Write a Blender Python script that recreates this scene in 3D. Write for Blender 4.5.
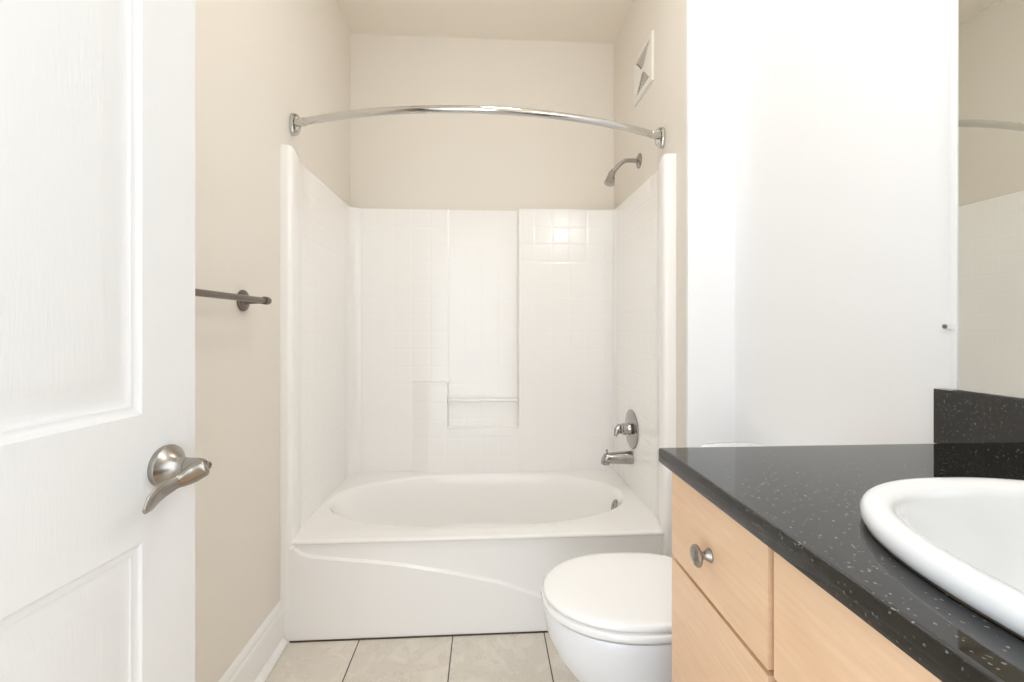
import bpy, bmesh, math, random
from mathutils import Vector, Matrix
from math import sin, cos, pi, radians, sqrt, atan2

for o in list(bpy.data.objects):
    bpy.data.objects.remove(o)
SC = bpy.context.scene
COL = SC.collection

# ------------------------------------------------------------------ camera
CAM_H = 1.09
cam_d = bpy.data.cameras.new('camera')
cam = bpy.data.objects.new('camera', cam_d)
COL.objects.link(cam)
cam.location = (0, 0, CAM_H)
cam.rotation_euler = (pi / 2, 0, -0.058)
cam_d.sensor_fit = 'HORIZONTAL'
cam_d.sensor_width = 36.0
cam_d.lens = 450.0 / 1024.0 * 36.0
cam_d.shift_y = -14.0 / 1024.0
cam_d.clip_start = 0.01
SC.camera = cam

# ------------------------------------------------------------------ world, light, exposure
W = bpy.data.worlds.new('world')
SC.world = W
W.use_nodes = True
bg = W.node_tree.nodes['Background']
bg.inputs[0].default_value = (0.84, 0.92, 1.0, 1)
bg.inputs[1].default_value = 3.3          # daylight that comes in through the open doorway
LAMP_STRENGTH = 22.0                      # vanity lamp over the mirror
DOME_STRENGTH = 24.0                       # unseen ceiling dome added to brighten floor and tub
SC.view_settings.view_transform = 'Standard'
SC.view_settings.look = 'None'
SC.view_settings.exposure = 0.0
SC.view_settings.gamma = 1.0
SC.view_settings.use_curve_mapping = False
SC.cycles.max_bounces = 14
SC.cycles.diffuse_bounces = 8
SC.cycles.glossy_bounces = 6

# ------------------------------------------------------------------ materials
def nt_new(name):
    m = bpy.data.materials.new(name)
    m.use_nodes = True
    nt = m.node_tree
    return m, nt, nt.nodes['Principled BSDF']

def node(nt, typ, **kw):
    n = nt.nodes.new(typ)
    for k, v in kw.items():
        if k.startswith('i_'):
            n.inputs[k[2:].replace('_', ' ')].default_value = v
        else:
            setattr(n, k, v)
    return n

def plain(name, col, rough=0.5, metal=0.0, coat=0.0, spec=0.5, bump=None):
    m, nt, p = nt_new(name)
    p.inputs['Base Color'].default_value = (*col, 1)
    p.inputs['Roughness'].default_value = rough
    p.inputs['Metallic'].default_value = metal
    p.inputs['Coat Weight'].default_value = coat
    p.inputs['Coat Roughness'].default_value = 0.05
    p.inputs['Specular IOR Level'].default_value = spec
    if bump:
        scale, strength, dist = bump
        tc = node(nt, 'ShaderNodeTexCoord')
        n = node(nt, 'ShaderNodeTexNoise')
        n.inputs['Scale'].default_value = scale
        n.inputs['Detail'].default_value = 3
        b = node(nt, 'ShaderNodeBump')
        b.inputs['Strength'].default_value = strength
        b.inputs['Distance'].default_value = dist
        nt.links.new(tc.outputs['Object'], n.inputs['Vector'])
        nt.links.new(n.outputs['Fac'], b.inputs['Height'])
        nt.links.new(b.outputs['Normal'], p.inputs['Normal'])
    return m

def emit(name, col, strength):
    m, nt, p = nt_new(name)
    p.inputs['Base Color'].default_value = (0.9, 0.9, 0.88, 1)
    p.inputs['Emission Color'].default_value = (*col, 1)
    p.inputs['Emission Strength'].default_value = strength
    return m

def tile_emboss(name, axis, col):
    """glossy moulded shower wall with a pillowed square tile pattern"""
    m, nt, p = nt_new(name)
    L = nt.links.new
    p.inputs['Base Color'].default_value = (*col, 1)
    p.inputs['Roughness'].default_value = 0.16
    tc = node(nt, 'ShaderNodeTexCoord')
    sep = node(nt, 'ShaderNodeSeparateXYZ')
    L(tc.outputs['Object'], sep.inputs[0])
    comb = node(nt, 'ShaderNodeCombineXYZ')
    L(sep.outputs[0 if axis == 'x' else 1], comb.inputs[0])
    L(sep.outputs[2], comb.inputs[1])
    mp = node(nt, 'ShaderNodeMapping')
    mp.inputs['Location'].default_value = (0.018, 0.021, 0)
    L(comb.outputs[0], mp.inputs['Vector'])
    S = 0.0905
    heights = []
    for k in (0, 1):
        sp = node(nt, 'ShaderNodeSeparateXYZ') if k == 0 else sp
        if k == 0:
            L(mp.outputs[0], sp.inputs[0])
        d = node(nt, 'ShaderNodeMath', operation='DIVIDE'); d.inputs[1].default_value = S
        L(sp.outputs[k], d.inputs[0])
        f = node(nt, 'ShaderNodeMath', operation='FRACT'); L(d.outputs[0], f.inputs[0])
        a = node(nt, 'ShaderNodeMath', operation='PINGPONG'); a.inputs[1].default_value = 0.5
        L(f.outputs[0], a.inputs[0])
        r = node(nt, 'ShaderNodeMapRange', interpolation_type='SMOOTHSTEP')
        r.inputs['From Min'].default_value = 0.0
        r.inputs['From Max'].default_value = 0.11
        L(a.outputs[0], r.inputs['Value'])
        heights.append(r)
    if axis == 'y':                          # the rounded front column carries no tiles
        msk = node(nt, 'ShaderNodeMapRange'); msk.inputs['From Min'].default_value = 1.735; msk.inputs['From Max'].default_value = 1.745
        L(sep.outputs[1], msk.inputs['Value'])
        for k in (0, 1):
            mm = node(nt, 'ShaderNodeMix', data_type='FLOAT'); mm.inputs[2].default_value = 1.0
            L(msk.outputs[0], mm.inputs[0]); L(heights[k].outputs[0], mm.inputs[3])
            heights[k] = mm
    mul = node(nt, 'ShaderNodeMath', operation='MULTIPLY')
    L(heights[0].outputs[0], mul.inputs[0]); L(heights[1].outputs[0], mul.inputs[1])
    nz = node(nt, 'ShaderNodeTexNoise'); nz.inputs['Scale'].default_value = 16; nz.inputs['Detail'].default_value = 1.5
    L(mp.outputs[0], nz.inputs['Vector'])
    add = node(nt, 'ShaderNodeMath', operation='MULTIPLY_ADD')
    add.inputs[1].default_value = 0.55
    L(nz.outputs['Fac'], add.inputs[0]); L(mul.outputs[0], add.inputs[2])
    b = node(nt, 'ShaderNodeBump')
    b.inputs['Strength'].default_value = 0.30 if axis == 'x' else 0.2
    b.inputs['Distance'].default_value = 0.0018
    L(add.outputs[0], b.inputs['Height'])
    L(b.outputs['Normal'], p.inputs['Normal'])
    return m

def floor_mat():
    m, nt, p = nt_new('floor_tile')
    L = nt.links.new
    tc = node(nt, 'ShaderNodeTexCoord')
    mp = node(nt, 'ShaderNodeMapping')
    T = 0.3235
    mp.inputs['Location'].default_value = (0.44 + 4 * T, -1.6 + 9 * T, 0)
    L(tc.outputs['Object'], mp.inputs['Vector'])
    br = node(nt, 'ShaderNodeTexBrick', offset=0.0, squash=1.0)
    br.inputs['Scale'].default_value = 1.0
    br.inputs['Brick Width'].default_value = T
    br.inputs['Row Height'].default_value = T
    br.inputs['Mortar Size'].default_value = 0.0022
    br.inputs['Mortar Smooth'].default_value = 0.2
    br.inputs['Bias'].default_value = 0.0
    br.inputs['Color1'].default_value = (0.70, 0.66, 0.60, 1)
    br.inputs['Color2'].default_value = (0.75, 0.71, 0.65, 1)
    br.inputs['Mortar'].default_value = (0.075, 0.06, 0.045, 1)
    L(mp.outputs[0], br.inputs['Vector'])
    n1 = node(nt, 'ShaderNodeTexNoise'); n1.inputs['Scale'].default_value = 7; n1.inputs['Detail'].default_value = 9; n1.inputs['Roughness'].default_value = 0.68; n1.inputs['Distortion'].default_value = 1.2
    n2 = node(nt, 'ShaderNodeTexNoise'); n2.inputs['Scale'].default_value = 40; n2.inputs['Detail'].default_value = 5
    L(tc.outputs['Object'], n1.inputs['Vector']); L(tc.outputs['Object'], n2.inputs['Vector'])
    cr = node(nt, 'ShaderNodeValToRGB')
    cr.color_ramp.elements[0].position = 0.30; cr.color_ramp.elements[0].color = (0.88, 0.86, 0.83, 1)
    cr.color_ramp.elements[1].position = 0.66; cr.color_ramp.elements[1].color = (1.06, 1.05, 1.03, 1)
    L(n1.outputs['Fac'], cr.inputs['Fac'])
    mx = node(nt, 'ShaderNodeMix', data_type='RGBA', blend_type='MULTIPLY'); mx.inputs[0].default_value = 1
    L(br.outputs['Color'], mx.inputs[6]); L(cr.outputs['Color'], mx.inputs[7])
    # fine veins
    w = node(nt, 'ShaderNodeMapRange'); w.inputs['From Min'].default_value = 0.485; w.inputs['From Max'].default_value = 0.5
    pp = node(nt, 'ShaderNodeMath', operation='PINGPONG'); pp.inputs[1].default_value = 0.5
    L(n1.outputs['Fac'], pp.inputs[0]); L(pp.outputs[0], w.inputs['Value'])
    mv = node(nt, 'ShaderNodeMix', data_type='RGBA', blend_type='MULTIPLY')
    mlt = node(nt, 'ShaderNodeMath', operation='MULTIPLY'); L(w.outputs[0], mlt.inputs[0]); L(n2.outputs['Fac'], mlt.inputs[1])
    L(mlt.outputs[0], mv.inputs[0]); L(mx.outputs[2], mv.inputs[6]); mv.inputs[7].default_value = (0.78, 0.74, 0.68, 1)
    L(mv.outputs[2], p.inputs['Base Color'])
    p.inputs['Roughness'].default_value = 0.42
    b = node(nt, 'ShaderNodeBump', invert=True); b.inputs['Strength'].default_value = 0.6; b.inputs['Distance'].default_value = 0.002
    L(br.outputs['Fac'], b.inputs['Height']); L(b.outputs['Normal'], p.inputs['Normal'])
    return m

def granite_mat():
    m, nt, p = nt_new('black_granite')
    L = nt.links.new
    tc = node(nt, 'ShaderNodeTexCoord')
    v = node(nt, 'ShaderNodeTexVoronoi'); v.inputs['Scale'].default_value = 560
    n = node(nt, 'ShaderNodeTexNoise'); n.inputs['Scale'].default_value = 260; n.inputs['Detail'].default_value = 6; n.inputs['Roughness'].default_value = 0.75
    n3 = node(nt, 'ShaderNodeTexNoise'); n3.inputs['Scale'].default_value = 30; n3.inputs['Detail'].default_value = 3
    for q in (v, n, n3):
        L(tc.outputs['Object'], q.inputs['Vector'])
    cr = node(nt, 'ShaderNodeValToRGB')
    e = cr.color_ramp.elements
    e[0].position = 0.50; e[0].color = (0.0012, 0.0012, 0.0012, 1)
    e[1].position = 0.78; e[1].color = (0.075, 0.07, 0.056, 1)
    x = e.new(0.62); x.color = (0.008, 0.0075, 0.006, 1)
    L(n.outputs['Fac'], cr.inputs['Fac'])
    sepc = node(nt, 'ShaderNodeSeparateColor'); L(v.outputs['Color'], sepc.inputs[0])
    th = node(nt, 'ShaderNodeMapRange'); th.inputs['From Min'].default_value = 0.97; th.inputs['From Max'].default_value = 1.0
    L(sepc.outputs[0], th.inputs['Value'])
    mx = node(nt, 'ShaderNodeMix', data_type='RGBA')
    L(th.outputs[0], mx.inputs[0]); L(cr.outputs['Color'], mx.inputs[6]); mx.inputs[7].default_value = (0.20, 0.19, 0.16, 1)
    L(mx.outputs[2], p.inputs['Base Color'])
    p.inputs['Roughness'].default_value = 0.05
    p.inputs['IOR'].default_value = 1.7
    return m

def maple_mat(name, rot, tint):
    m, nt, p = nt_new(name)
    L = nt.links.new
    tc = node(nt, 'ShaderNodeTexCoord')
    oi = node(nt, 'ShaderNodeObjectInfo')
    mp = node(nt, 'ShaderNodeMapping')
    mp.inputs['Scale'].default_value = (5, 1.6, 9) if rot == 'h' else (5, 9, 1.6)
    L(tc.outputs['Object'], mp.inputs['Vector'])
    ad = node(nt, 'ShaderNodeVectorMath', operation='ADD')
    L(mp.outputs[0], ad.inputs[0]); L(oi.outputs['Random'], ad.inputs[1])
    n = node(nt, 'ShaderNodeTexNoise'); n.inputs['Scale'].default_value = 1.6; n.inputs['Detail'].default_value = 7; n.inputs['Roughness'].default_value = 0.62; n.inputs['Distortion'].default_value = 0.9
    L(ad.outputs[0], n.inputs['Vector'])
    cr = node(nt, 'ShaderNodeValToRGB')
    e = cr.color_ramp.elements
    e[0].position = 0.28; e[0].color = (tint[0] * 0.93, tint[1] * 0.88, tint[2] * 0.82, 1)
    e[1].position = 0.70; e[1].color = (tint[0] * 1.03, tint[1] * 1.04, tint[2] * 1.06, 1)
    L(n.outputs['Fac'], cr.inputs['Fac'])
    n2 = node(nt, 'ShaderNodeTexNoise'); n2.inputs['Scale'].default_value = 11; n2.inputs['Detail'].default_value = 4
    mp2 = node(nt, 'ShaderNodeMapping')
    mp2.inputs['Scale'].default_value = (3, 1.0, 14) if rot == 'h' else (3, 14, 1.0)
    L(tc.outputs['Object'], mp2.inputs['Vector']); L(mp2.outputs[0], n2.inputs['Vector'])
    r2 = node(nt, 'ShaderNodeMapRange'); r2.inputs['From Min'].default_value = 0.35; r2.inputs['From Max'].default_value = 0.7; r2.inputs['To Min'].default_value = 0.95; r2.inputs['To Max'].default_value = 1.03
    L(n2.outputs['Fac'], r2.inputs['Value'])
    mx = node(nt, 'ShaderNodeMix', data_type='RGBA', blend_type='MULTIPLY'); mx.inputs[0].default_value = 1
    L(cr.outputs['Color'], mx.inputs[6]); L(r2.outputs[0], mx.inputs[7])
    L(mx.outputs[2], p.inputs['Base Color'])
    p.inputs['Roughness'].default_value = 0.32
    return m

def door_mat():
    m, nt, p = nt_new('door_paint')
    L = nt.links.new
    p.inputs['Base Color'].default_value = (0.70, 0.70, 0.695, 1)
    p.inputs['Roughness'].default_value = 0.38
    tc = node(nt, 'ShaderNodeTexCoord')
    mp = node(nt, 'ShaderNodeMapping'); mp.inputs['Scale'].default_value = (60, 60, 5)
    L(tc.outputs['Object'], mp.inputs['Vector'])
    n = node(nt, 'ShaderNodeTexNoise'); n.inputs['Scale'].default_value = 6; n.inputs['Detail'].default_value = 4; n.inputs['Distortion'].default_value = 0.6
    L(mp.outputs[0], n.inputs['Vector'])
    b = node(nt, 'ShaderNodeBump'); b.inputs['Strength'].default_value = 0.22; b.inputs['Distance'].default_value = 0.0012
    L(n.outputs['Fac'], b.inputs['Height']); L(b.outputs['Normal'], p.inputs['Normal'])
    return m

BEIGE = (0.775, 0.73, 0.66)
M_WALL = plain('beige_wall_paint', BEIGE, 0.6, spec=0.3, bump=(220, 0.12, 0.0008))
M_LITWALL = plain('wall_paint_lit', (0.885, 0.897, 0.915), 0.6, spec=0.3, bump=(220, 0.12, 0.0008))  # brightness of the lit right wall put into a whiter copy of the paint
M_CEIL = plain('ceiling_paint', (0.86, 0.80, 0.715), 0.8, spec=0.2, bump=(160, 0.15, 0.001))
M_TRIM = plain('trim_paint', (0.84, 0.83, 0.81), 0.35)
M_DOOR = door_mat()
M_FLOOR = floor_mat()
M_TUB = plain('gelcoat', (0.90, 0.885, 0.865), 0.13)
M_TILEX = tile_emboss('moulded_tile_back', 'x', (0.90, 0.885, 0.865))
M_TILEY = tile_emboss('moulded_tile_side', 'y', (0.90, 0.885, 0.865))
M_CHROME = plain('chrome', (0.62, 0.61, 0.59), 0.09, 1.0)
M_FIXTURE = plain('satin_chrome', (0.42, 0.41, 0.40), 0.16, 1.0)
M_NICKEL = plain('brushed_nickel', (0.37, 0.345, 0.31), 0.27, 1.0)
M_BRONZE = plain('dark_brushed_nickel', (0.20, 0.17, 0.145), 0.30, 1.0)
M_CERAMIC = plain('white_porcelain', (0.84, 0.855, 0.875), 0.08, coat=0.3)
M_SEAT = plain('white_seat_plastic', (0.93, 0.925, 0.915), 0.18)
M_GRANITE = granite_mat()
M_MAPLE = maple_mat('maple_front', 'h', (0.80, 0.55, 0.352))
M_CARCASS = maple_mat('maple_carcass_shaded', 'v', (0.40, 0.215, 0.105))  # tint darkened to put shade into the gaps between the fronts
M_MIRROR = plain('mirror_silver', (0.77, 0.785, 0.75), 0.0, 1.0)
M_MIRROREDGE = plain('mirror_edge_strip', (0.88, 0.90, 0.91), 0.15)
M_CLEAR = plain('clear_clip_plastic', (0.84, 0.84, 0.84), 0.12)
M_SCREW = plain('screw_metal', (0.25, 0.24, 0.23), 0.3, 1.0)
M_VENT = plain('vent_plastic', (0.80, 0.775, 0.72), 0.45)
M_DARK = plain('dark_duct', (0.10, 0.095, 0.085), 0.8)
M_GAP = plain('joint_and_rim_shade', (0.07, 0.05, 0.035), 0.8)  # floor joint, and the painted shade under the sink rim
M_LAMP = emit('lamp_glass', (1.0, 0.99, 0.975), LAMP_STRENGTH)
M_DOME = emit('fill_dome_glass', (1.0, 0.985, 0.965), DOME_STRENGTH)

# ------------------------------------------------------------------ mesh helpers
def finish(name, bm, mat, parent=None, smooth=35, keep=True, bevel=None):
    if bevel:
        w, seg = bevel
        es = [e for e in bm.edges if len(e.link_faces) == 2 and e.calc_face_angle(0) > radians(30)]
        bmesh.ops.bevel(bm, geom=es, offset=w, segments=seg, profile=0.5, affect='EDGES', clamp_overlap=True)
    bmesh.ops.remove_doubles(bm, verts=bm.verts, dist=1e-5)
    bmesh.ops.recalc_face_normals(bm, faces=bm.faces)
    me = bpy.data.meshes.new(name)
    base = Vector((0, 0, 0))
    if not keep and parent is None:
        xs = [v.co.x for v in bm.verts]; ys = [v.co.y for v in bm.verts]; zs = [v.co.z for v in bm.verts]
        base = Vector(((min(xs) + max(xs)) / 2, (min(ys) + max(ys)) / 2, min(zs)))
        bmesh.ops.translate(bm, verts=bm.verts, vec=-base)
    bm.to_mesh(me); bm.free()
    me.materials.append(mat)
    if smooth:
        me.shade_smooth()
        me.set_sharp_from_angle(angle=radians(smooth))
    o = bpy.data.objects.new(name, me)
    COL.objects.link(o)
    o.location = base
    if parent is not None:
        o.parent = parent
        w = parent.matrix_world.copy()
        q = parent
        m = Matrix.Identity(4)
        while q is not None:                   # empties and parts only ever carry a translation
            m = Matrix.Translation(q.location) @ m if q.parent is None else m
            q = q.parent
        o.matrix_parent_inverse = m.inverted() if parent.parent is None else Matrix.Identity(4)
    return o

def thing(name, label, cat, loc, group=None):
    o = bpy.data.objects.new(name, None)
    o.empty_display_size = 0.05
    COL.objects.link(o)
    o.location = loc
    o['label'] = label; o['category'] = cat
    if group: o['group'] = group
    return o

def tag(o, label, cat):
    o['label'] = label; o['category'] = cat
    return o

def struct(o):
    o['kind'] = 'structure'
    return o

def box(bm, x0, x1, y0, y1, z0, z1):
    vs = [bm.verts.new(p) for p in ((x0, y0, z0), (x1, y0, z0), (x1, y1, z0), (x0, y1, z0), (x0, y0, z1), (x1, y0, z1), (x1, y1, z1), (x0, y1, z1))]
    for f in ((0, 3, 2, 1), (4, 5, 6, 7), (0, 1, 5, 4), (1, 2, 6, 5), (2, 3, 7, 6), (3, 0, 4, 7)):
        bm.faces.new([vs[i] for i in f])
    return vs

def box_obj(name, b, mat, parent=None, bevel=None, keep=True):
    bm = bmesh.new(); box(bm, *b)
    return finish(name, bm, mat, parent, bevel=bevel, keep=keep)

def loft(bm, rings, close=True, cap0=True, cap1=True):
    vr = [[bm.verts.new(p) for p in r] for r in rings]
    n = len(vr[0])
    for a, b in zip(vr, vr[1:]):
        for i in range(n if close else n - 1):
            j = (i + 1) % n
            bm.faces.new((a[i], a[j], b[j], b[i]))
    if cap0: bm.faces.new(list(reversed(vr[0])))
    if cap1: bm.faces.new(vr[-1])
    return vr

def frame(d, up=Vector((0, 0, 1))):
    d = Vector(d).normalized()
    if abs(d.dot(up)) > 0.95: up = Vector((0, 1, 0))
    a = up.cross(d).normalized(); b = d.cross(a).normalized()
    return a, b, d

def lathe(bm, p, d, prof, n=40):
    """prof: (distance along axis, radius)"""
    a, b, d = frame(d); p = Vector(p)
    rings = [[p + d * h + (a * cos(2 * pi * i / n) + b * sin(2 * pi * i / n)) * max(r, 1e-4) for i in range(n)] for h, r in prof]
    loft(bm, rings)

def tube(bm, pts, rad, n=20, flat=1.0, up=Vector((0, 0, 1))):
    pts = [Vector(q) for q in pts]
    if not hasattr(rad, '__len__'): rad = [rad] * len(pts)
    rings = []
    for i, q in enumerate(pts):
        d = pts[min(i + 1, len(pts) - 1)] - pts[max(i - 1, 0)]
        a, b, d = frame(d, up)
        r = rad[i]
        ra, rb = (r, r * flat) if not hasattr(r, '__len__') else r
        rings.append([q + a * ra * cos(2 * pi * k / n) + b * rb * sin(2 * pi * k / n) for k in range(n)])
    loft(bm, rings)

def spline(pts, n=8):
    """Catmull-Rom through pts"""
    P = [Vector(q) for q in pts]
    P = [P[0] * 2 - P[1]] + P + [P[-1] * 2 - P[-2]]
    out = []
    for i in range(1, len(P) - 2):
        for k in range(n):
            t = k / n
            a, b, c, d = P[i - 1], P[i], P[i + 1], P[i + 2]
            out.append(0.5 * ((2 * b) + (c - a) * t + (2 * a - 5 * b + 4 * c - d) * t * t + (3 * b - a - 3 * c + d) * t ** 3))
    out.append(P[-2])
    return out

def interp(xs, ys, x):
    if x <= xs[0]: return ys[0]
    for i in range(len(xs) - 1):
        if x <= xs[i + 1]:
            t = (x - xs[i]) / (xs[i + 1] - xs[i]); return ys[i] + t * (ys[i + 1] - ys[i])
    return ys[-1]

def sstep(t):
    t = max(0, min(1, t)); return t * t * (3 - 2 * t)

def rrect(x0, x1, y0, y1, r, n=6):
    """rounded rectangle outline, counter-clockwise"""
    pts = []
    for cx, cy, a0 in ((x1 - r, y1 - r, 0), (x0 + r, y1 - r, 90), (x0 + r, y0 + r, 180), (x1 - r, y0 + r, 270)):
        for k in range(n + 1):
            a = radians(a0 + 90 * k / n)
            pts.append((cx + r * cos(a), cy + r * sin(a)))
    return pts

# ------------------------------------------------------------------ the room
XL, XR, XW = -0.709, 0.691, 0.857         # left wall, tub alcove right wall, right wall
YF, YWING, YB, ZC = -0.05, 1.503, 2.40, 2.625
struct(box_obj('floor', (XL - .1, XW + .1, -1.2, YB + .1, -0.06, 0), M_FLOOR))
struct(box_obj('ceiling', (XL - .1, XW + .1, YF - .12, YB + .1, ZC, ZC + .08), M_CEIL))
struct(box_obj('wall_left', (XL - .1, XL, YF - .12, YB, 0, ZC), M_WALL))
struct(box_obj('wall_back', (XL - .1, XW + .1, YB, YB + .1, 0, ZC), M_WALL))
bm = bmesh.new()
box(bm, XW, XW + .1, YF - .12, YWING + .012, 0, ZC); box(bm, XR, XW, YWING, YWING + .012, 0, ZC)      # whiter skin wraps the corner, strong light on these faces put into its colour
struct(finish('wall_right', bm, M_LITWALL, smooth=0))
struct(box_obj('wall_partition', (XR, XW + .1, YWING + .012, YB, 0, ZC), M_WALL))
# front wall with the doorway the photograph is taken through
DX0, DX1, DZ = -0.555, 0.235, 2.05
bm = bmesh.new()
box(bm, XL, DX0, YF - .12, YF, 0, ZC); box(bm, DX1, XW, YF - .12, YF, 0, ZC); box(bm, DX0, DX1, YF - .12, YF, DZ, ZC)
struct(finish('wall_front', bm, M_WALL))
bm = bmesh.new()
box(bm, DX1 - .018, DX1 + .0, YF - .125, YF + .004, 0, DZ); box(bm, DX0, DX0 + .014, YF - .125, YF - .004, 0, DZ)
box(bm, DX0, DX1, YF - .125, YF + .004, DZ - .018, DZ)
struct(finish('trim_1', bm, M_TRIM))

# baseboard with its moulded top and a quarter-round shoe
bm = bmesh.new()
prof = [(0, 0), (.013, 0), (.013, .110), (.0115, .116), (.008, .121), (.0085, .128), (.006, .136), (.003, .144), (0, .148)]
loft(bm, [[(XL + a, y, z) for a, z in prof] for y in (YF, 1.597)])
struct(finish('baseboard_left', bm, M_TRIM, smooth=25))
bm = bmesh.new()
prof = [(.013, 0.003)] + [(.013 + .019 * cos(radians(a)), .003 + .019 * sin(radians(a))) for a in range(0, 91, 15)]
loft(bm, [[(XL + a, y, z) for a, z in prof] for y in (YF, 1.588)])
struct(finish('trim_2', bm, M_TRIM, smooth=40))
# right hand baseboard behind the toilet
bm = bmesh.new()
prof = [(0, 0), (.013, 0), (.013, .110), (.0115, .116), (.008, .121), (.0085, .128), (.006, .136), (.003, .144), (0, .148)]
loft(bm, [[(XW - a, y, z) for a, z in prof] for y in (0.80, YWING)])
struct(finish('baseboard_right', bm, M_TRIM, smooth=25))

# ------------------------------------------------------------------ door, standing open against the left
DW, DH, DT = 0.76, 2.03, 0.035
edge = Vector((-0.4515, 0.7275, 0)); ddir = Vector((-0.1133, -0.99356, 0))      # from the free edge back to the hinges
nrm = Vector((0.99356, -0.1133, 0))                                             # face that looks into the room
def dp(s, z, n=0.0):
    return edge + ddir * s + nrm * n + Vector((0, 0, z))
def door_panel_rings(s0, s1, z0, z1):
    prof = [(0, 0), (.0028, -.0020), (.006, -.0048), (.010, -.0056), (.013, -.0052), (.0165, -.0074), (.021, -.0084), (.028, -.0080), (.052, -.0020), (.056, -.0014)]
    return [[dp(s0 + o, z0 + o, n), dp(s1 - o, z0 + o, n), dp(s1 - o, z1 - o, n), dp(s0 + o, z1 - o, n)] for o, n in
            [(a, b * .75) for a, b in prof]]
bm = bmesh.new()
PAN = [(0.094, DW - 0.094, 0.22, 0.800), (0.094, DW - 0.094, 0.972, DH - 0.11)]
zs = [0.012, 0.22, 0.800, 0.972, DH - 0.11, DH + .012]; ss = [0, 0.094, DW - 0.094, DW]
for side, sign in ((0.0, 1), (-DT, -1)):
    for i in range(3):
        for j in range(5):
            if i == 1 and j in (1, 3):
                rr = door_panel_rings(ss[1], ss[2], zs[j], zs[j + 1])
                rr = [[q if sign == 1 else q - 2 * nrm * ((q - dp(0, 0)).dot(nrm)) - nrm * DT for q in r] for r in rr]
                loft(bm, rr, cap0=False)
            else:
                bm.faces.new([bm.verts.new(dp(a, z, side)) for a, z in ((ss[i], zs[j]), (ss[i + 1], zs[j]), (ss[i + 1], zs[j + 1]), (ss[i], zs[j + 1]))])
for a, b in (((0, zs[0]), (0, zs[-1])), ((0, zs[-1]), (DW, zs[-1])), ((DW, zs[-1]), (DW, zs[0])), ((DW, zs[0]), (0, zs[0]))):
    bm.faces.new([bm.verts.new(dp(*q)) for q in ((*a, 0), (*b, 0), (*b, -DT), (*a, -DT))])
door = thing('door_1', 'white panelled bathroom door standing open at left with brushed nickel lever', 'door', dp(DW / 2, 0, -DT / 2))
door['kind'] = 'structure'
leaf = finish('door_leaf', bm, M_DOOR, door, smooth=28)
# lever handle
hs, hz = 0.0575, 0.892
hb = dp(hs, hz)
bm = bmesh.new()
lathe(bm, hb, nrm, [(0, .0290), (.005, .0298), (.008, .0288), (.010, .026), (.016, .0185), (.024, .0140), (.030, .0120), (.034, .0118)], 48)
handle_rose = finish('door_handle', bm, M_NICKEL, door, smooth=30)
# the lever: a hub on the neck that sweeps down and back into a flat curved blade
def hp(n, s, z):                                   # out from the door, toward the hinges, up
    return hb + nrm * n + ddir * s + Vector((0, 0, z))
bm = bmesh.new()
path = spline([hp(.060, -.004, .000), hp(.054, .004, -.004), hp(.047, .018, -.010), hp(.042, .034, -.013), hp(.041, .052, -.016), hp(.044, .068, -.021), hp(.048, .086, -.030)], 8)
n_ = len(path)
rad = []
for i in range(n_):
    t = i / (n_ - 1)
    w = interp([0, .03, .08, .25, .45, .7, .9, 1], [.0070, .0110, .0130, .0135, .0090, .0125, .0110, .004], t)
    h = interp([0, .03, .08, .25, .45, .7, .9, 1], [.0065, .0100, .0118, .0095, .0055, .0042, .0034, .002], t)
    rad.append((h, w))
tube(bm, path, rad, 24)
lathe(bm, hp(.033, 0, 0), nrm, [(0, .0112), (.002, .0118), (.018, .0115), (.023, .0105), (.027, .008)], 32)
lever = finish('lever', bm, M_NICKEL, handle_rose, smooth=50)
bm = bmesh.new()
lathe(bm, hp(.0595, -.0035, .000), nrm, [(0, .0058), (.004, .0055), (.0045, .0040), (.003, .0035)], 20)
finish('privacy_lock', bm, M_NICKEL, handle_rose)
bm = bmesh.new()
box(bm, -.0, .001, -.011, .011, -.03, .03)
for v in bm.verts:
    v.co = dp(-.0006 if v.co.x > 0 else .0003, hz + v.co.z, -DT / 2 + v.co.y)
finish('latch_plate', bm, M_NICKEL, door)
bm = bmesh.new()
for z in (.25, 1.05, 1.80):
    lathe(bm, dp(DW + .004, z - .045, .003), (0, 0, 1), [(0, .006), (.09, .006)], 16)
finish('hinge', bm, M_NICKEL, door)

# ------------------------------------------------------------------ one-piece tub and shower unit
tub = thing('bathtub_shower_unit', 'white moulded bathtub and shower surround with tile pattern filling the alcove', 'bathtub', ((XL + XR) / 2, 2.0, 0))
TZ, TX0, TX1, TY0 = 0.345, -0.690, 0.668, 1.600
YA, YA2, YBP = 2.354, 2.357, 2.312           # back wall planes: left bay, soap recess, raised bay
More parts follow.
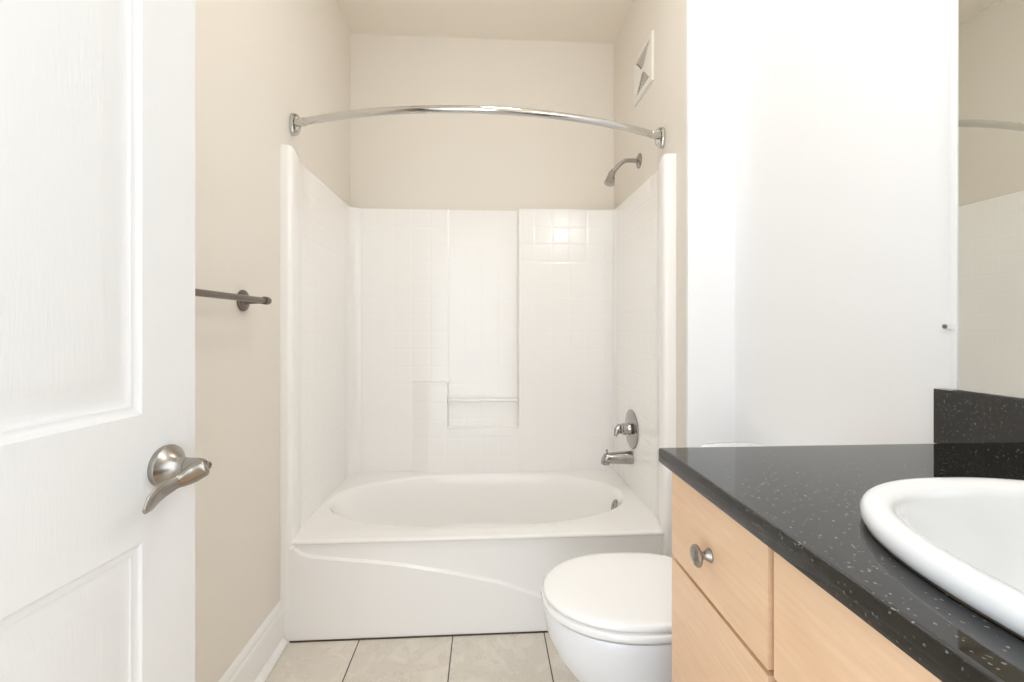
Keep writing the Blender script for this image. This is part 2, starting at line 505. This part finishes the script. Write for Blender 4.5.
# apron with the raised swoosh
cx_ = [-.72, -.684, -.677, -.670, -.660, -.640, -.609, -.56, -.507, -.40, -.301, -.127, .05, .204, .40, .55, .70]
cz_ = [.52, .40, .349, .330, .317, .302, .292, .284, .278, .267, .254, .221, .18, .121, .050, .025, .012]
bm = bmesh.new()
cols = [-.7083, -.70, -.69, -.684, -.681, -.679, -.677, -.675, -.6725, -.67, -.667, -.664, -.66, -.654, -.647, -.64, -.63, -.62, -.609] + [-.59 + .02 * k for k in range(64)] + [.6903]
def ay(x, z):
    zc = interp(cx_, cz_, x)
    return 1.611 - 0.013 * max(0, min(1, (zc - z + .003) / .006))
rows_ = []
for x in cols:
    zc = interp(cx_, cz_, x)
    rr = [(1.640, TZ), (1.626, TZ), (1.614, TZ), (1.609, TZ - .0008), (1.6055, TZ - .003), (1.6035, TZ - .0065), (1.604, TZ - .011), (1.608, TZ - .015)]
    out = [(x, y, z) for y, z in rr]
    top = TZ - .024
    zl = [top + (zc + .003 - top) * t for t in (0, .25, .5, .75)] + [zc + .003 - .006 * t / 10 for t in range(11)]
    zb = zc - .003
    zl += [zb + (0 - zb) * t for t in (.1, .25, .45, .65, .85, 1)]
    zl = [max(0, min(top, z)) for z in zl]
    out += [(x, ay(x, z), z) for z in zl]
    rows_.append(out)
loft(bm, rows_, close=False, cap0=False, cap1=False)
finish('apron', bm, M_TUB, tub, smooth=24)
# deck and basin
N = 128
ocx, ocy, oa, ob = -0.030, 1.988, 0.640, 0.306
def sup(a, t, e):
    c, s = cos(t), sin(t)
    return a[0] * math.copysign(abs(c) ** e, c), a[1] * math.copysign(abs(s) ** e, s)
def oval(k, e=0.92):
    return [(ocx + sup((oa * k, ob * k), 2 * pi * i / N, e)[0], ocy + sup((oa * k, ob * k), 2 * pi * i / N, e)[1]) for i in range(N)]
def outer_rect(x0, x1, y0, y1, pts, c):
    out = []
    for (x, y) in pts:
        dx, dy = x - c[0], y - c[1]
        t = min([(x1 - c[0]) / dx if dx > 1e-9 else 1e9, (x0 - c[0]) / dx if dx < -1e-9 else 1e9,
                 (y1 - c[1]) / dy if dy > 1e-9 else 1e9, (y0 - c[1]) / dy if dy < -1e-9 else 1e9])
        out.append((c[0] + dx * t, c[1] + dy * t))
    # snap the samples nearest to the corners onto them
    for cxn in ((x0, y0), (x1, y0), (x1, y1), (x0, y1)):
        i = min(range(len(out)), key=lambda k: (out[k][0] - cxn[0]) ** 2 + (out[k][1] - cxn[1]) ** 2)
        out[i] = cxn
    return out
bm = bmesh.new()
rim = oval(1.0)
rings = [[(x, y, TZ) for x, y in outer_rect(XL + .004, XR - .004, 1.640, 2.39, rim, (ocx, ocy))]]
for k, z in ((1.012, TZ), (1.0, TZ - .0015), (.988, TZ - .006), (.978, TZ - .013), (.968, TZ - .024)):
    rings.append([(x, y, z) for x, y in oval(k)])
# inner wall: steep at the drain end (right), sloped backrest at the left
for t, z in ((.10, TZ - .055), (.25, TZ - .11), (.45, TZ - .17), (.68, TZ - .225), (.86, TZ - .262), (1.0, TZ - .280)):
    r = []
    for i in range(N):
        a = 2 * pi * i / N
        sx = .968 * oa * (1 - t * (0.34 if cos(a) < 0 else 0.13) * abs(cos(a)) ** .6)
        sy = .968 * ob * (1 - t * 0.20)
        if t >= .86: sx *= (1 - (t - .8) * .35); sy *= (1 - (t - .8) * .5)
        u, v = sup((sx, sy), a, .92)
        r.append((ocx + u, ocy + v, z))
    rings.append(r)
last = rings[-1]
rings.append([(ocx + (x - ocx) * .5, ocy + (y - ocy) * .5, TZ - .290) for x, y, z in last])
loft(bm, rings, cap0=False)
finish('basin', bm, M_TUB, tub, smooth=60)
# side walls of the surround, each with its rounded front column
def side_panel(sign, xw, colw, th):
    bm = bmesh.new()
    r = .016
    line = [(0, 1.5965, 1), (colw - r, 1.5965, 1)] + [(colw - r + r * sin(radians(a)), 1.5965 + r - r * cos(radians(a)), 1) for a in (15, 30, 45, 60, 75, 90)] + \
           [(colw - .001, 1.635, 1), (colw - .003, 1.66, .9), (th + .006, 1.69, .55), (th + .002, 1.715, .2), (th, 1.74, 0), (th, 1.80, 0), (th, 2.26, 0)] + \
           [(th + .05 - .05 * cos(radians(a)), 2.30 + .05 * sin(radians(a)), 0) for a in (0, 20, 40, 60, 75, 90)] + [(th + .05, 2.395, 0), (0, 2.395, 0), (0, 1.75, 0)]
    rings = []
    for z, dz, k in ((0.0, 0, 0), (1.692, .012, 0), (1.698, .019, .0012), (1.700, .0215, .0045)):
        ring = []
        for d, y, up in line:
            kk = k if d > 0 else 0
            zz = z + dz * up if z > 0 else (0.0 if y < 1.64 else TZ - .02)
            ring.append((xw + sign * max(0, d - kk), y + (k if y < 1.62 else 0), zz))
        rings.append(ring)
    loft(bm, rings)
    return bm
finish('side_panel', side_panel(1, XL + .0005, .036, .021), M_TILEY, tub, smooth=40)
finish('side_panel', side_panel(-1, XR - .0005, .044, .024), M_TILEY, tub, smooth=40)
# back wall with the soap column, the shelf recess and the raised bay
gx = [-.690, -.379, -.292, -.198, -.190, .163, .172, .672]
gz = [TZ - .02, .568, .574, .804, .810, 1.700]
def by(x, z):
    if x > .168: return YBP
    if z > .807:
        return YA if x < -.194 else YA2
    if x < -.30: return YA
    if x < -.194: return YBP
    return YBP if z < .571 else YA2
bm = bmesh.new()
front = [[(x, by(x, z), z) for x in gx] for z in gz]
vr = [[bm.verts.new(p) for p in r] for r in front]
bk = [[bm.verts.new((x, 2.398, z)) for x in gx] for z in gz]
for j in range(len(gz) - 1):
    for i in range(len(gx) - 1):
        bm.faces.new((vr[j][i], vr[j][i + 1], vr[j + 1][i + 1], vr[j + 1][i]))
for i in range(len(gx) - 1):
    bm.faces.new((vr[-1][i], vr[-1][i + 1], bk[-1][i + 1], bk[-1][i]))
    bm.faces.new((vr[0][i], vr[0][i + 1], bk[0][i + 1], bk[0][i]))
for j in range(len(gz) - 1):
    bm.faces.new((vr[j][0], vr[j + 1][0], bk[j + 1][0], bk[j][0]))
    bm.faces.new((vr[j][-1], vr[j + 1][-1], bk[j + 1][-1], bk[j][-1]))
bm.faces.new([bk[0][0], bk[0][-1], bk[-1][-1], bk[-1][0]])
finish('back_panel', bm, M_TILEX, tub, smooth=12, bevel=(.0035, 2))
bm = bmesh.new()
tube(bm, [(-.192, 2.330, .712), (.166, 2.330, .712)], .0085, 16)
for x, s in ((-.192, 1), (.166, -1)):
    lathe(bm, (x, 2.330, .712), (s, 0, 0), [(0, .016), (.006, .014), (.012, .009)], 20)
finish('grab_bar', bm, M_TUB, tub)
# overflow plate in the basin's drain end, drain, dark joint at the floor
bm = bmesh.new()
lathe(bm, (.578, 1.985, .287), (-1, 0, .35), [(-.012, .030), (.004, .030), (.008, .027), (.010, .018), (.010, .006), (.013, .005)], 32)
finish('overflow_plate', bm, M_NICKEL, tub)
bm = bmesh.new()
lathe(bm, (.40, 1.985, TZ - .2905), (0, 0, 1), [(0, .034), (.003, .033), (.004, .026), (.002, .02), (.003, .012)], 32)
finish('drain', bm, M_CHROME, tub)
box_obj('floor_joint', (XL + .032, XR - .001, 1.5945, 1.600, 0.0003, .0045), M_GAP, tub)

# ------------------------------------------------------------------ shower valve, spout, shower head
v = thing('shower_valve', 'round chrome shower valve plate with a knob above the tub spout', 'shower valve', (XR - .026, 2.018, .622))
bm = bmesh.new()
lathe(bm, (XR - .0252, 2.018, .625), (-1, 0, 0), [(0, .088), (.003, .0885), (.006, .086), (.009, .072), (.011, .050), (.013, .030), (.014, .026)], 56)
finish('escutcheon', bm, M_FIXTURE, v)
bm = bmesh.new()
lathe(bm, (XR - .036, 2.018, .625), (-1, 0, 0), [(0, .028), (.004, .028), (.012, .023), (.018, .0225), (.020, .027), (.034, .0265), (.038, .021), (.044, .021)], 32)
finish('valve_stem', bm, M_FIXTURE, v)
bm = bmesh.new()
lathe(bm, (XR - .078, 2.018, .625), (-1, 0, 0), [(0, .017), (.004, .022), (.010, .024), (.016, .021), (.020, .013), (.021, .004)], 8)
tube(bm, [(XR - .086, 2.014, .634), (XR - .100, 2.006, .622), (XR - .108, 2.000, .596)], [.014, .012, .007], 16)
finish('knob', bm, M_FIXTURE, v, smooth=25)

v = thing('tub_spout', 'chrome tub spout with diverter pin below the valve plate', 'spout', (XR - .026, 2.02, .505))
bm = bmesh.new()
rings = []
x0 = XR - .0252
prof = [(0, .494, .028, .0295), (.004, .494, .0285, .030), (.012, .494, .0285, .030), (.06, .4935, .026, .0275), (.10, .493, .024, .0255), (.120, .4925, .0225, .0245), (.130, .490, .020, .0225), (.136, .486, .016, .0185), (.139, .481, .010, .012)]
for d, zc, ry, rz in prof:
    rings.append([(x0 - d - (.004 * sin(2 * pi * k / 28) if d > .11 else 0) * -1, 2.02 + ry * cos(2 * pi * k / 28), zc + rz * sin(2 * pi * k / 28)) for k in range(28)])
loft(bm, rings)
lathe(bm, (x0 - .120, 2.02, .485), (0, 0, -1), [(0, .0175), (.020, .0170), (.0215, .013), (.015, .012)], 24)
finish('spout_body', bm, M_FIXTURE, v, smooth=50)
bm = bmesh.new()
lathe(bm, (x0 - .116, 2.02, .515), (0, 0, 1), [(0, .0045), (.006, .0035), (.010, .0035), (.012, .006), (.016, .006), (.018, .003)], 16)
finish('diverter_pin', bm, M_FIXTURE, v)

v = thing('shower_head', 'chrome shower head on a bent arm high on the alcove right wall', 'shower head', (XR, 1.99, 1.838))
bm = bmesh.new()
lathe(bm, (XR, 1.99, 1.838), (-1, 0, 0), [(0, .033), (.003, .0335), (.006, .031), (.010, .020), (.014, .013)], 36)
finish('wall_flange', bm, M_FIXTURE, v)
bm = bmesh.new()
tube(bm, spline([(XR - .003, 1.99, 1.838), (.645, 1.99, 1.839), (.622, 1.99, 1.835), (.601, 1.99, 1.820), (.585, 1.99, 1.802), (.573, 1.99, 1.787)], 6), .0092, 20)
finish('shower_arm', bm, M_FIXTURE, v, smooth=60)
bm = bmesh.new()
hd = Vector((-.017, -.008, -.058)).normalized()
lathe(bm, (.576, 1.99, 1.793), (-.012, 0, -.013), [(0, .0125), (.014, .0125), (.015, .0105), (.022, .0115)], 24)
lathe(bm, (.5655, 1.99, 1.782), hd, [(-.006, .008), (0, .0145), (.006, .0160), (.020, .0170), (.022, .0185), (.048, .0232), (.054, .0235), (.056, .0215), (.055, .017), (.057, .012)], 36)
finish('spray_head', bm, M_FIXTURE, v, smooth=30)

# ------------------------------------------------------------------ curved shower rod
rod = thing('shower_rod', 'curved chrome shower curtain rod spanning the tub alcove', 'shower rod', (0, 1.7, 1.84))
RZL, RZR, RYL, RYR, SAG = 1.828, 1.826, 1.686, 1.715, 0.170
def rod_pt(t):                               # t -1..1 along the chord, bowed toward the room
    hc = (XR - XL) / 2
    R = (hc * hc + SAG * SAG) / (2 * SAG)
    a = math.asin(hc / R) * t
    return Vector(((XL + XR) / 2 + R * sin(a), RYL + (RYR - RYL) * (t + 1) / 2 + (R - SAG) - R * cos(a), RZL + (RZR - RZL) * (t + 1) / 2))
bm = bmesh.new()
tube(bm, [rod_pt(-.915 + 1.83 * k / 60) for k in range(61)], .0128, 24)
finish('rod_tube', bm, M_CHROME, rod, smooth=60)
for s in (-1, 1):
    bm = bmesh.new()
    tube(bm, [rod_pt(s * t) for t in (.962, .95, .93, .912, .905)], [.0125, .0145, .0150, .0150, .0138], 24)
    finish('socket', bm, M_CHROME, rod, smooth=40)
    xw = XL if s < 0 else XR
    sx = -s
    zc = RZL if s < 0 else RZR
    RY = RYL if s < 0 else RYR
    bm = bmesh.new()
    rings = []
    for d, k in ((.0006, .96), (.003, 1.0), (.008, .99), (.011, .93), (.011, .80), (.006, .74)):
        rings.append([(xw + sx * d, RY + (.020 * cos(2 * pi * i / 40)) * k, zc + (.041 * sin(2 * pi * i / 40)) * k) for i in range(40)])
    loft(bm, rings)
    finish('wall_bracket', bm, M_CHROME, rod, smooth=40)
    bm = bmesh.new()
    arch = [(xw + sx * .006, RY, zc + .036), (xw + sx * .022, RY - .004, zc + .033), (xw + sx * .032, RY - .009, zc + .018), (xw + sx * .034, RY - .010, zc), (xw + sx * .032, RY - .009, zc - .018), (xw + sx * .022, RY - .004, zc - .033), (xw + sx * .006, RY, zc - .036)]
    tube(bm, spline(arch, 5), [(.0045, .011)] * 31, 16, up=Vector((0, 1, 0)))
    finish('yoke', bm, M_CHROME, rod, smooth=50)

# ------------------------------------------------------------------ exhaust vent
vent = thing('wall_vent', 'square white louvred exhaust vent high on the alcove right wall', 'vent', (XR, 1.927, 2.115))
vy0, vy1, vz0, vz1 = 1.816, 2.040, 2.108, 2.312
vcy, vcz = (vy0 + vy1) / 2, (vz0 + vz1) / 2
bm = bmesh.new()
def vring(o, d): return [(XR - d, vy0 + o, vz0 + o), (XR - d, vy1 - o, vz0 + o), (XR - d, vy1 - o, vz1 - o), (XR - d, vy0 + o, vz1 - o)]
loft(bm, [vring(0, 0), vring(0, .007), vring(.004, .010), vring(.022, .012), vring(.024, .010), vring(.024, .001)], cap0=False, cap1=False)
finish('frame', bm, M_VENT, vent, smooth=20)
bm = bmesh.new()
bm.faces.new([bm.verts.new(q) for q in vring(.02, .0012)])
finish('duct_opening', bm, M_DARK, vent, smooth=0)
hh = (vz1 - vz0) / 2 - .024
hw = (vy1 - vy0) / 2 - .024
nsl = 8
for sgn in (1, -1):                          # the upper and lower fields are open louvres
    for k in range(1, nsl + 1):
        t = (k + .15) / (nsl + .6)
        bm = bmesh.new()
        w = hw * t
        zc = vcz + sgn * hh * t
        ring = [(.0, -.0022), (.0, .0022), (-.0013, .0022), (-.0013, -.0022)]
        loft(bm, [[(XR - .0035 - d, vcy + q * (w - .004), zc + e * 1.0) for d, e in ring] for q in (-1, 1)])
        finish('louvre', bm, M_VENT, vent, smooth=0)
bm = bmesh.new()                             # the two solid side fields, meeting in the middle
for sgn in (1, -1):
    a = [(vcy + sgn * .004, vcz), (vcy + sgn * hw, vcz + hh), (vcy + sgn * hw, vcz - hh)]
    loft(bm, [[(XR - .004, y, z) for y, z in a], [(XR - .010, y, z) for y, z in a]])
box(bm, XR - .0105, XR - .004, vcy - .012, vcy + .012, vcz - .012, vcz + .012)
finish('side_field', bm, M_VENT, vent, smooth=0)

# ------------------------------------------------------------------ towel bar
tb = thing('towel_bar', 'dark brushed metal towel bar on the left wall beside the door', 'towel bar', (XL, 1.05, 1.172))
bx, bz = XL + .066, 1.167
for y in (1.355, .745):
    bm = bmesh.new()
    lathe(bm, (XL, y, bz), (1, 0, 0), [(.0004, .031), (.004, .0315), (.007, .030), (.010, .024), (.012, .014), (.020, .0100), (.050, .0090), (.056, .010)], 36)
    finish('post', bm, M_BRONZE, tb, smooth=30)
    bm = bmesh.new()
    s = 1 if y > 1 else -1
    lathe(bm, (bx, y - s * .012, bz), (0, s, 0), [(0, .0105), (.004, .0118), (.020, .0118), (.023, .0095), (.027, .0105), (.030, .0095), (.033, .005)], 28)
    finish('finial', bm, M_BRONZE, tb, smooth=30)
bm = bmesh.new()
tube(bm, [(bx, .745, bz), (bx, 1.345, bz)], .0085, 20)
finish('bar', bm, M_BRONZE, tb, smooth=60)

# ------------------------------------------------------------------ vanity cabinet
CX0, CX1, CY1, CZ = 0.311, XW - .001, 0.795, 0.873
cab = thing('vanity_cabinet', 'light maple vanity cabinet with flat fronts under the black counter', 'cabinet', (.6, .39, 0))
CY0 = YF + .004
bm = bmesh.new()
box(bm, .368, CX1, CY0, .788, .095, .66)
box(bm, .368, .378, CY0, .788, .66, .845); box(bm, .378, CX1, .768, .788, .66, .845); box(bm, .378, CX1, CY0, CY0 + .02, .66, .845)
box(bm, .41, CX1, CY0, .788, 0, .095)
finish('carcass', bm, M_CARCASS, cab, smooth=0)
def front(name, y0, y1, z0, z1, parent=cab):
    return box_obj(name, (.3325, .3560, y0, y1, z0, z1), M_MAPLE, parent, bevel=(.0012, 2))
dr = front('drawer', .5135, .7880, .6845, .838)
bm = bmesh.new()
ky, kz = .650, .7510
lathe(bm, (.3325, ky, kz), (-1, 0, 0), [(0, .0100), (.002, .0102), (.005, .0080), (.010, .0052), (.014, .0058), (.017, .0130), (.0195, .0158), (.022, .0160), (.0245, .0140), (.0265, .0075), (.027, .002)], 36)
finish('knob', bm, M_NICKEL, dr, smooth=40)
front('door', .5135, .7880, .105, .6775)
front('false_front', -.038, .5020, .6845, .838)
front('door', .2335, .5020, .105, .6775)
front('door', -.038, .2285, .105, .6775)

# counter with an oval cut-out for the basin
SX, SY, SA, SB = 0.583, 0.293, 0.215, 0.260
NS = 96
def sell(k, e=.85):
    return [(SX + sup((SA * k, SB * k), 2 * pi * i / NS, e)[0], SY + sup((SA * k, SB * k), 2 * pi * i / NS, e)[1]) for i in range(NS)]
bm = bmesh.new()
inner = sell(.90)
o1 = outer_rect(CX0, CX1, CY0, CY1, inner, (SX, SY))
def inset(p, d):
    return (min(max(p[0], CX0 + d), CX1), min(max(p[1], CY0), CY1 - d))
z0c, z1c = .8455, CZ
rings = [[(x, y, z0c) for x, y in inner], [(*inset(p, .004), z0c) for p in o1], [(*inset(p, .001), z0c + .0015) for p in o1], [(*p, z0c + .005) for p in o1],
         [(*p, z1c - .005) for p in o1], [(*inset(p, .001), z1c - .0015) for p in o1], [(*inset(p, .004), z1c) for p in o1], [(*inset(p, .007), z1c) for p in o1], [(x, y, z1c) for x, y in sell(.93)], [(x, y, z1c) for x, y in inner]]
rings.append(rings[0])
loft(bm, rings, cap0=False, cap1=False)
tag(finish('countertop', bm, M_GRANITE, smooth=35, keep=False), 'polished black granite countertop around the oval sink', 'countertop')
o = box_obj('backsplash', (XW - .0205, XW - .0005, CY0, CY1, CZ + .0002, .975), M_GRANITE, None, bevel=(.0012, 2), keep=False)
tag(o, 'black granite backsplash strip on the counter below the mirror', 'backsplash')

# oval drop-in sink
sk = thing('sink', 'white oval drop-in sink set into the black counter', 'sink', (SX, SY, CZ))
bm = bmesh.new()
rings = []
for k, z in ((.955, CZ + .0004), (.975, CZ + .0006), (.992, CZ + .004), (1.0, CZ + .010), (.998, CZ + .016), (.985, CZ + .0215), (.965, CZ + .0245), (.94, CZ + .0255), (.91, CZ + .0250), (.880, CZ + .0225), (.86, CZ + .018), (.845, CZ + .010),
             (.82, CZ - .010), (.78, CZ - .040), (.70, CZ - .078), (.58, CZ - .105), (.42, CZ - .120), (.22, CZ - .127), (.10, CZ - .129)):
    rings.append([(x, y, z) for x, y in sell(k)])
loft(bm, rings, cap0=False)
finish('basin', bm, M_CERAMIC, sk, smooth=60)
bm = bmesh.new()
lathe(bm, (SX, SY, CZ - .1285), (0, 0, 1), [(0, .026), (.003, .025), (.0035, .019), (.001, .016), (.004, .010)], 28)
finish('drain', bm, M_CHROME, sk)
bm = bmesh.new()                              # shade under the rim put in as a dark ring, outline jittered
random.seed(4)
rg = []
for i in range(NS):
    k = .984 + random.uniform(-.004, .003)
    ax, ay_ = sup((SA * k, SB * k), 2 * pi * i / NS, .85)
    rg.append((SX + ax, SY + ay_))
loft(bm, [[(SX + (x - SX) * q, SY + (y - SY) * q, z) for x, y in rg] for q, z in ((.95, CZ + .0002), (1.0, CZ + .0002), (1.0, CZ + .0016), (.97, CZ + .003))], cap0=False, cap1=False)
finish('rim_shade', bm, M_GAP, sk)

# ------------------------------------------------------------------ mirror
mr = thing('wall_mirror', 'large frameless mirror on the right wall above the backsplash', 'mirror', (XW, .36, .977))
box_obj('mirror_glass', (XW - .006, XW - .0005, -.03, .765, .977, 1.93), M_MIRROR, mr)
bm = bmesh.new()
box(bm, XW - .008, XW - .0005, .7655, .7760, .977, 1.93)
finish('edge_strip', bm, M_MIRROREDGE, mr, bevel=(.002, 2))
bm = bmesh.new()
box(bm, XW - .010, XW - .0005, .766, .790, 1.0865, 1.0955)
clip = finish('mirror_clip', bm, M_CLEAR, mr, bevel=(.003, 2))
bm = bmesh.new()
lathe(bm, (XW - .010, .784, 1.091), (-1, 0, 0), [(0, .0042), (.0015, .004), (.0025, .0025)], 16)
finish('screw', bm, M_SCREW, clip)

# ------------------------------------------------------------------ toilet
TYC = 1.148
tl = thing('toilet', 'white toilet with closed lid between the tub and the vanity', 'toilet', (.45, TYC, 0))
def egg(tip, back, hw, z, n=56, xm=None, sq=.62):
    """outline with a round nose toward -x and a squarer back"""
    xm = xm if xm is not None else tip + (back - tip) * .5
    out = []
    for i in range(n):
        a = 2 * pi * i / n
        c, s = cos(a), sin(a)
        if c < 0:
            x = xm + (xm - tip) * c; y = hw * math.copysign(abs(s) ** .94, s)
        else:
            x = xm + (back - xm) * abs(c) ** sq; y = hw * math.copysign(abs(s) ** .80, s)
        out.append((x, TYC + y, z))
    return out
bm = bmesh.new()
rings = []
for tip, back, hw, z, xm in ((.262, .66, .115, 0, .44), (.258, .66, .120, .006, .44), (.262, .66, .117, .03, .44), (.275, .65, .108, .08, .44), (.272, .64, .108, .14, .43), (.238, .63, .122, .19, .41), (.200, .62, .143, .235, .39),
                             (.170, .61, .157, .28, .375), (.154, .60, .165, .325, .37), (.149, .595, .1685, .355, .37), (.149, .595, .169, .372, .37), (.153, .59, .166, .380, .37), (.19, .57, .15, .3805, .37)):
    rings.append(egg(tip, back, hw, z, xm=xm))
loft(bm, rings)
box(bm, .56, .80, TYC - .10, TYC + .10, .24, .392)
finish('bowl', bm, M_CERAMIC, tl, smooth=50)
bm = bmesh.new()
rings = [egg(t - .006, b, h, z + .004, xm=.365) for t, b, h, z in ((.158, .585, .167, .3815), (.151, .588, .171, .384), (.149, .588, .1725, .390), (.150, .588, .172, .397), (.156, .585, .168, .4000))]
loft(bm, rings)
finish('seat', bm, M_SEAT, tl, smooth=50)
bm = bmesh.new()
rings = [egg(t - .006, b, h, z + .005, xm=.365) for t, b, h, z in ((.160, .585, .163, .4030), (.154, .586, .167, .4055), (.153, .586, .1675, .411), (.157, .585, .1645, .4165), (.166, .58, .158, .4200), (.185, .57, .143, .4225), (.25, .53, .10, .4240))]
loft(bm, rings)
finish('lid', bm, M_SEAT, tl, smooth=60)
for dy in (-.075, .075):
    bm = bmesh.new()
    lathe(bm, (.592, TYC + dy - .016, .405), (0, 1, 0), [(0, .010), (.002, .011), (.030, .011), (.032, .010)], 20)
    finish('hinge', bm, M_SEAT, tl)
bm = bmesh.new()
def ring_fixed(x0, x1, hw, z, bow, r=.03, n=96):
    out = []
    for i in range(n):
        a = 2 * pi * i / n
        c, s = cos(a), sin(a)
        x = (x0 + x1) / 2 + (x1 - x0) / 2 * math.copysign(abs(c) ** .28, c)
        y = hw * math.copysign(abs(s) ** .28, s)
        if c < 0: x -= bow * (1 - (y / hw) ** 2) * min(1, abs(c) * 3)
        out.append((x, TYC + y, z))
    return out
TT = .733
loft(bm, [ring_fixed(.675, .845, .185, .393, .010), ring_fixed(.670, .846, .19, .40, .012), ring_fixed(.665, .848, .205, .60, .014), ring_fixed(.662, .848, .212, TT - .035, .016)])
finish('tank', bm, M_CERAMIC, tl, smooth=50)
bm = bmesh.new()
loft(bm, [ring_fixed(.656, .850, .217, TT - .034, .018), ring_fixed(.652, .851, .221, TT - .030, .018), ring_fixed(.651, .851, .222, TT - .012, .018), ring_fixed(.658, .849, .215, TT - .003, .018), ring_fixed(.68, .84, .19, TT, .016)])
finish('tank_lid', bm, M_CERAMIC, tl, smooth=50)
bm = bmesh.new()
lathe(bm, (.652, TYC + .15, TT - .08), (-1, 0, 0), [(0, .014), (.008, .014), (.010, .010), (.022, .008)], 20)
tube(bm, [(.632, TYC + .152, TT - .08), (.626, TYC + .11, TT - .083), (.625, TYC + .075, TT - .088)], [(.004, .008), (.004, .008), (.003, .006)], 14)
finish('flush_lever', bm, M_CHROME, tl)

# ------------------------------------------------------------------ lamp over the mirror (just above the picture)
vl = thing('vanity_light', 'three-shade vanity light on the right wall above the mirror', 'light', (XW, .40, 2.05))
bm = bmesh.new(); box(bm, XW - .022, XW - .0005, .10, .70, 2.03, 2.11)
finish('backplate', bm, M_NICKEL, vl, bevel=(.006, 3))
for y in (.18, .40, .62):
    bm = bmesh.new()
    tube(bm, spline([(XW - .02, y, 2.07), (XW - .07, y, 2.075), (XW - .14, y, 2.07), (XW - .150, y, 2.05)], 6), .007, 14)
    finish('arm', bm, M_NICKEL, vl)
    bm = bmesh.new()
    lathe(bm, (XW - .150, y, 2.055), (0, 0, -1), [(0, .018), (.012, .026), (.04, .038), (.08, .050), (.11, .056), (.112, .050), (.09, .02)], 28)
    finish('shade', bm, M_LAMP, vl, smooth=50)

# unseen dome added on the ceiling as fill for floor, tub and alcove
dl = thing('fill_dome', 'unseen round white dome added on the ceiling as fill light', 'light', (.15, 1.10, ZC))
bm = bmesh.new()
lathe(bm, (.15, 1.10, ZC - .0005), (0, 0, -1), [(0, .165), (.012, .168), (.022, .160), (.024, .150)], 48)
finish('base_ring', bm, M_NICKEL, dl)
bm = bmesh.new()
lathe(bm, (.15, 1.10, ZC - .024), (0, 0, -1), [(0, .150), (.018, .146), (.038, .128), (.056, .095), (.068, .05), (.072, .005)], 48)
finish('dome_shade', bm, M_DOME, dl, smooth=60)
